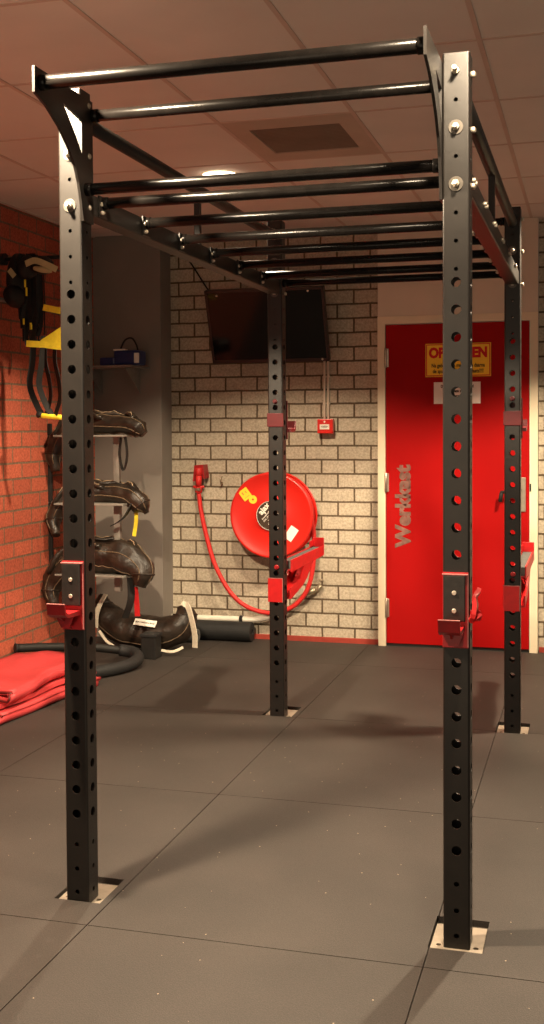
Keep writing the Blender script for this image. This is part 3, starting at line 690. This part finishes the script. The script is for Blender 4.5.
# bag on the floor
FB = 3.68
t = bag('training_bag', [(-1.560, FB+.05, .365), (-1.552, FB+.03, .285), (-1.485, FB+.01, .205), (-1.375, FB, .155), (-1.24, FB, .136), (-1.11, FB, .138), (-1.015, FB+.01, .175), (-.975, FB+.03, .245), (-.99, FB+.04, .315)],
    [.03, .07, .098, .112, .110, .106, .098, .078, .04], 'large crescent brown leather bag lying on the floor by the corner', wr=.10, seams=False,
    straps=[('end_strap', [(-1.49, FB-.06, .385), (-1.515, FB-.10, .32), (-1.54, FB-.10, .25), (-1.55, FB-.09, .17)], .032, .008, (1, -.2, .2), M['white'], 'white webbing strap'),
            ('end_strap', [(-.965, FB-.05, .345), (-.915, FB-.08, .33), (-.885, FB-.09, .25), (-.865, FB-.09, .15), (-.865, FB-.09, .07)], .036, .008, (1, -.3, .1), M['white'], 'white webbing strap'),
            ('end_strap', [(-1.08, FB-.13, .05), (-1.00, FB-.13, .045), (-.94, FB-.10, .07)], .016, .010, (0, .4, 1), M['white'], 'white webbing strap'),
            ('end_strap', [(-1.52, FB-.10, .15), (-1.46, FB-.12, .09), (-1.40, FB-.13, .06)], .016, .010, (0, .4, 1), M['white'], 'white webbing strap')])
lb = NB(); Q = Matrix.Translation((-1.20, FB-.098, .215)) @ Matrix.Rotation(.08, 4, 'Y') @ Matrix.Rotation(-.75, 4, 'X')
box(lb, (-.075, -.002, -.024), (.075, .002, .024), .0005); bmesh.ops.transform(lb, matrix=Q, verts=lb.verts); lb = part('name_patch', lb, M['paper'], t, 'white patch with dark letters')
bm = NB(); text_bm(bm, 'BULGARIAN BAG', .017, Q @ Matrix.Translation((0, -.0026, 0)) @ Matrix.Rotation(PI/2, 4, 'X'), .0003, .0003); part('printed_line', bm, M['ink'], lb)
# black block before it
bm = NB(); box(bm, (-1.165, 3.42, MT), (-1.065, 3.52, MT+.155), .006)
t = solo('small_crate', bm, M['black'], 'small black upright crate in front of the crescent bag', 'crate')
bm = NB(); box(bm, (-1.17, 3.415, MT+.139), (-1.06, 3.525, MT+.157), .004); part('rim', bm, M['foam'], t)

# ------------------------------------------------------------------ black tubular hoop on the floor
t = empty('foam_grip_hoop', (-1.4, 3.1, MT), 'black padded tubular hoop lying open on the floor beside the red mats', 'exercise hoop')
bm = NB(); pth = catmull([(-1.725, 2.86, .165), (-1.60, 3.00, .15), (-1.42, 3.18, .125), (-1.28, 3.27, .10), (-1.17, 3.29, .085), (-1.10, 3.22, .07), (-1.085, 3.10, .06), (-1.13, 2.96, .055), (-1.22, 2.82, .052), (-1.32, 2.70, .050), (-1.42, 2.6, .05)], 8)
sweep(bm, pth, .026, 14); part('tube', bm, M['black'], t)
bm = NB(); sweep(bm, pth[26:66], .037, 16); part('foam_grip', bm, M['foam'], t)
bm = NB(); cyl(bm, pth[0], Vector(pth[0])+(Vector(pth[0])-Vector(pth[1])).normalized()*.012, .029, bev=.003); part('end_cap', bm, M['foam'], t)
bm = NB(); strap(bm, catmull([(-1.42, 2.86, .036), (-1.34, 2.93, .036), (-1.26, 3.02, .034), (-1.19, 3.10, .030)], 6), .022, .006, (.5, -.5, 1)); solo('resistance_band', bm, M['redstrap'], 'thin red band lying inside the black hoop', 'band')

# ------------------------------------------------------------------ folded red mats
def folded_mat(x0, x1, y0, y1, z0, th, layers, rz, label, jit):
    """serpentine folded sheet, folds showing at the camera-side right end"""
    cx, cy = (x0+x1)/2, (y0+y1)/2
    gap = th*1.42; prof = []
    for k in range(layers):
        z = z0+th/2+k*gap; xr = x1+jit*math.sin(k*2.1); xl = x0+jit*math.cos(k*1.7)
        a, b = (xl, xr) if k % 2 == 0 else (xr, xl)
        for i in range(13): prof.append((a+(b-a)*i/12, z+.006*math.sin(i*.9+k*1.3)))
        if k < layers-1:
            s = 1 if k % 2 == 0 else -1
            for i in range(1, 8):
                an = -PI/2+PI*i/8; prof.append((b+s*gap/2*math.cos(an), z+gap/2+gap/2*math.sin(an)))
    t = empty('folded_mat', (cx, cy, z0), label, 'exercise mat', 'folded red mats')
    ny = 14; bm = NB(); n = len(prof); rows = []
    R = Matrix.Rotation(rz, 3, 'Z')
    for j in range(ny+1):
        y = y0+(y1-y0)*j/ny; rows.append([])
        for i, (px_, pz) in enumerate(prof):
            q = Vector((px_, y, pz)); d = Vector(prof[min(i+1, n-1)])-Vector(prof[max(i-1, 0)]); nn = Vector((-d.y, 0, d.x)).normalized()*th/2
            wob = Vector((0, .03*math.sin(i*.25+1), .010*noise.noise(Vector((px_*4, y*3.2, 1)))*(1+pz*7)))
            pair = []
            for s in (1, -1):
                e = q+nn*s+wob; e = Vector((cx, cy, 0))+R @ (e-Vector((cx, cy, 0))); e.z = max(e.z, MT+.001); pair.append(bm.verts.new(e))
            rows[-1].append(pair)
    for j in range(ny):
        for i in range(n-1):
            for s in (0, 1):
                f = bm.faces.new((rows[j][i][s], rows[j][i+1][s], rows[j+1][i+1][s], rows[j+1][i][s])); f.smooth = True
        for i in (0, n-1): bm.faces.new((rows[j][i][0], rows[j][i][1], rows[j+1][i][1], rows[j+1][i][0]))
    edge = [[(rows[j][i][0].co+rows[j][i][1].co)/2 for i in range(n)] for j in (0, ny)]
    for j in (0, ny):
        for i in range(n-1): bm.faces.new((rows[j][i][0], rows[j][i+1][0], rows[j][i+1][1], rows[j][i][1]))
    sheet = part('sheet', bm, M['mat'], t)
    for L in edge:
        bm = NB(); sweep(bm, L, th*.30, 6); part('piping', bm, M['piping'], sheet, 'dark edge piping')
    return t
folded_mat(-1.66, -1.18, 1.80, 2.72, MT, .021, 3, -.12, 'folded red vinyl mat at the bottom of the pile by the brick wall', .03)
folded_mat(-1.68, -1.24, 1.86, 2.80, MT+.092, .022, 2, .03, 'folded red vinyl mat lying on top of the pile by the brick wall', .02)

# ------------------------------------------------------------------ top shelf and the blue device
SX = -1.345
t = empty('wall_shelf', (-1.55, 4.06, 1.86), 'small grey shelf on the plastered corner above the bags', 'shelf')
bm = NB(); box(bm, (-1.745, 3.74, 1.872), (SX, 4.058, 1.884), .002); part('board', bm, M['grey'], t)
for x in (-1.70, -1.42):
    bm = NB(); prism(bm, [(4.058, 1.872), (3.80, 1.872), (4.058, 1.70)], 'x', x, x+.004); part('bracket', bm, M['grey'], t)
t = empty('massage_device', (-1.45, 3.83, 1.884), 'blue boxy device with a black cord on the small shelf', 'device')
bm = NB(); box(bm, (-1.50, 3.80, 1.886), (SX+.03, 3.93, 1.985), .018); box(bm, (-1.60, 3.80, 1.886), (-1.49, 3.90, 1.94), .012); part('body', bm, M['blue'], t)
bm = NB(); box(bm, (SX-.005, 3.795, 1.90), (SX+.028, 3.806, 1.965), .002); box(bm, (-1.50, 3.80, 1.984), (-1.42, 3.86, 1.994), .002); part('pale_panel', bm, M['paper'], t)
bm = NB(); sweep(bm, catmull([(-1.47, 3.84, 1.98), (-1.43, 3.83, 2.05), (-1.38, 3.83, 2.065), (-1.35, 3.84, 2.02), (-1.34, 3.85, 1.965)], 7), .006, 8); part('cord', bm, M['black'], t)

# ------------------------------------------------------------------ suspension trainers on a wall rack
t = empty('wall_hanger', (LX, 2.75, 2.2), 'grey steel hanger rail on the red brick wall holding black straps', 'hanger')
bm = NB(); cyl(bm, (-1.70, 2.50, 2.21), (-1.69, 3.25, 2.21), .012, bev=.002)
for y in (2.55, 3.2): cyl(bm, (LX, y, 2.21), (-1.69, y, 2.21), .010, bev=.002)
part('rail', bm, M['grey'], t)
bm = NB(); cyl(bm, (LX, 2.78, 2.455), (-1.38, 2.80, 2.455), .012, bev=.002); cyl(bm, (-1.38, 2.80, 2.455), (-1.38, 2.80, 2.49), .010); cyl(bm, (LX+.01, 2.78, 2.455), (LX+.04, 2.78, 2.455), .035); part('hook_arm', bm, M['black'], t)
SYY = 2.77
def X(u): return -1.705+(u-10)/50*.305          # rough spread along the hook arm
tr = empty('suspension_trainer', (-1.60, SYY, 1.5), 'bundle of black suspension straps with yellow parts hanging on the brick wall', 'suspension straps')
bm = NB(); rnd = random.Random(3)
for k in range(16):
    x = -1.655+rnd.uniform(-.03, .075); y = SYY+rnd.uniform(-.07, .05); z0 = 2.47; z1 = 1.98+rnd.uniform(-.05, .14); w = rnd.uniform(.015, .04)
    strap(bm, catmull([(x, y, z0), (x-w*.6, y-.01, z0-.18), (x-w*.5, y, z1+.08), (x, y-.01, z1), (x+w*.6, y, z1+.08), (x+w*.5, y+.01, z0-.18), (x+w*.2, y+.01, z0)], 6), .024, .003, (rnd.uniform(.3, 1), rnd.uniform(-1, 1), 0))
part('folded_straps', bm, M['black'], tr)
bm = NB()
for (x, dx, y) in ((-1.60, -.035, SYY-.03), (-1.535, .04, SYY-.04)):
    strap(bm, catmull([(x, y, 2.0), (x-.012, y, 1.85), (x-.03, y, 1.72), (x+.015, y, 1.60), (x+.05, y, 1.545)], 7), .034, .003, (1, .5, 0))
    strap(bm, catmull([(x+.075, y, 2.0), (x+.07, y, 1.86), (x+.095, y, 1.74), (x+.10, y, 1.64), (x+.07, y, 1.545)], 7), .034, .003, (1, -.5, 0))
part('hanging_loops', bm, M['black'], tr)
bm = NB(); cyl(bm, (-1.56, SYY-.05, 1.545), (-1.40, SYY-.02, 1.53), .015, bev=.003); part('grip', bm, M['ystrap'], tr, 'yellow grip at the bottom')
bm = NB(); cyl(bm, (-1.575, SYY-.052, 1.55), (-1.545, SYY-.047, 1.547), .018, bev=.003); part('grip_ring', bm, M['black'], tr)
bm = NB(); strap(bm, [(-1.60, SYY-.12, 1.952), (-1.50, SYY-.115, 1.945), (-1.36, SYY-.11, 1.925)], .036, .003, (0, 0, 1))
prism(bm, [(-1.52, 1.97), (-1.36, 2.06), (-1.36, 1.925), (-1.52, 1.94)], 'y', SYY-.105, SYY-.10)
strap(bm, [(-1.50, SYY-.105, 2.155), (-1.36, SYY-.105, 2.125)], .036, .003, (0, 0, 1)); part('yellow_webbing', bm, M['ystrap'], tr, 'yellow webbing panels')
bm = NB()
for k in range(7):
    x = -1.66+rnd.uniform(0, .10); z = rnd.choice((2.27, 2.22, 2.06, 2.03, 2.40)); box(bm, (x, SYY-.13, z), (x+.010, SYY-.125, z+rnd.uniform(.015, .05)), .001)
part('strap_tag', bm, M['ystrap'], tr)
tr.location.x += .075
# dark gloves / pads bundled on the hook
t = empty('boxing_pads', (-1.60, 2.72, 2.3), 'dark pads with pale green and grey trim bundled on top of the hook', 'pads')
bm = NB()
rnd = random.Random(5)
def blob(bm, c, s, rot=0, amp=.15):
    q = NB(); bmesh.ops.create_icosphere(q, subdivisions=3, radius=1)
    for v_ in q.verts:
        v_.co *= 1+amp*noise.noise(v_.co*1.8+Vector(c)*5)
        v_.co = Vector((v_.co.x*s[0], v_.co.y*s[1], v_.co.z*s[2]))
    bmesh.ops.transform(q, matrix=Matrix.Translation(c) @ Matrix.Rotation(rot, 4, 'Y'), verts=q.verts)
    for f in q.faces: f.smooth = True
    me = bpy.data.meshes.new('t'); q.to_mesh(me); q.free(); bm.from_mesh(me); bpy.data.meshes.remove(me)
blob(bm, (-1.67, 2.72, 2.36), (.055, .09, .16)); blob(bm, (-1.60, 2.70, 2.43), (.06, .07, .075), .4); blob(bm, (-1.50, 2.68, 2.44), (.07, .07, .055), .2); blob(bm, (-1.66, 2.66, 2.27), (.06, .07, .07), -.3)
part('pad', bm, M['black'], t)
bm = NB(); strap(bm, catmull([(-1.56, 2.605, 2.44), (-1.50, 2.60, 2.455), (-1.43, 2.60, 2.43), (-1.37, 2.61, 2.40)], 6), .035, .006, (0, 0, 1)); blob(bm, (-1.46, 2.615, 2.405), (.06, .02, .018), .2); strap(bm, [(-1.655, 2.59, 2.41), (-1.62, 2.585, 2.37)], .03, .005, (.5, 0, 1))
part('pale_trim', bm, simple('pale_olive_trim', (.42, .38, .20), .6), t, 'pale olive trim')
t.location += Vector((.06, 0, -.045))

# ------------------------------------------------------------------ downlight seen on the ceiling
LA = (-.305, 2.48)
t = empty('ceiling_lamp', (LA[0], LA[1], CZ), 'small round glowing lamp set in the tiled ceiling', 'lamp')
bm = NB(); lathe(bm, [(.090, -.0015), (.097, -.0015), (.099, .0), (.090, .0)], (LA[0], LA[1], CZ), 'z', 40); part('trim_ring', bm, M['frame'], t)
bm = NB(); lathe(bm, [(0, -.036), (.04, -.034), (.068, -.027), (.084, -.015), (.090, .0)], (LA[0], LA[1], CZ), 'z', 40)
for f in bm.faces: f.smooth = True
part('lens', bm, M['lamp'], t, 'glowing lens')

# ------------------------------------------------------------------ lights
def spot(x, y, e, ang=122, blend=.35, r=.05, col=(1, .79, .54), z=CZ-.03, tgt=None):
    L = bpy.data.lights.new('spot_light', 'SPOT'); L.energy = e; L.spot_size = math.radians(ang); L.spot_blend = blend; L.shadow_soft_size = r; L.color = col
    o = bpy.data.objects.new('spot_light', L); COL.objects.link(o); o.location = (x, y, z)
    if tgt: o.rotation_euler = (Vector(tgt)-o.location).to_track_quat('-Z', 'Y').to_euler()
    return o
spot(LA[0], LA[1], 540, 124, .28)
spot(1.8, 2.53, 540, 124, .28)
spot(-.18, -.42, 760, 146, .12)
spot(1.36, -.52, 205, 146, .12)
spot(.9, -3.9, 105, 125, 1, 1.1, z=1.3, tgt=(.5, .3, CZ))  # unseen upward fill spot behind the camera, added to brighten the ceiling
wd = bpy.data.worlds.new('room_glow'); SC.world = wd; wd.use_nodes = True
bg = wd.node_tree.nodes['Background']; bg.inputs[0].default_value = (1, .80, .66, 1); bg.inputs[1].default_value = .15

# ------------------------------------------------------------------ camera
f, cy, yaw, pitch, roll = 1128.8562, 460.0665, .2762, -.0302, -.0057
c_, s_ = math.cos(yaw), math.sin(yaw); cp, sp = math.cos(pitch), math.sin(pitch); cr, sr = math.cos(roll), math.sin(roll)
Rv = Vector((c_, s_, 0)); F0 = Vector((-s_, c_, 0)); Z = Vector((0, 0, 1))
F = F0*cp+Z*sp; U = -F0*sp+Z*cp
Xa = Rv*cr+U*sr; Ya = -Rv*sr+U*cr
cam = bpy.data.cameras.new('camera'); co = bpy.data.objects.new('camera', cam); COL.objects.link(co)
m = Matrix((Xa, Ya, -F)).transposed().to_4x4(); m.translation = (1.5624, -3.1486, 1.4772); co.matrix_world = m
cam.sensor_fit = 'VERTICAL'; cam.sensor_height = 36; cam.lens = f/1024*36; cam.shift_y = -(512-cy)/1024; cam.clip_start = .05
SC.camera = co
SC.view_settings.view_transform = 'Standard'; SC.view_settings.look = 'None'; SC.view_settings.gamma = 1; SC.view_settings.use_curve_mapping = False
SC.view_settings.exposure = 0.0
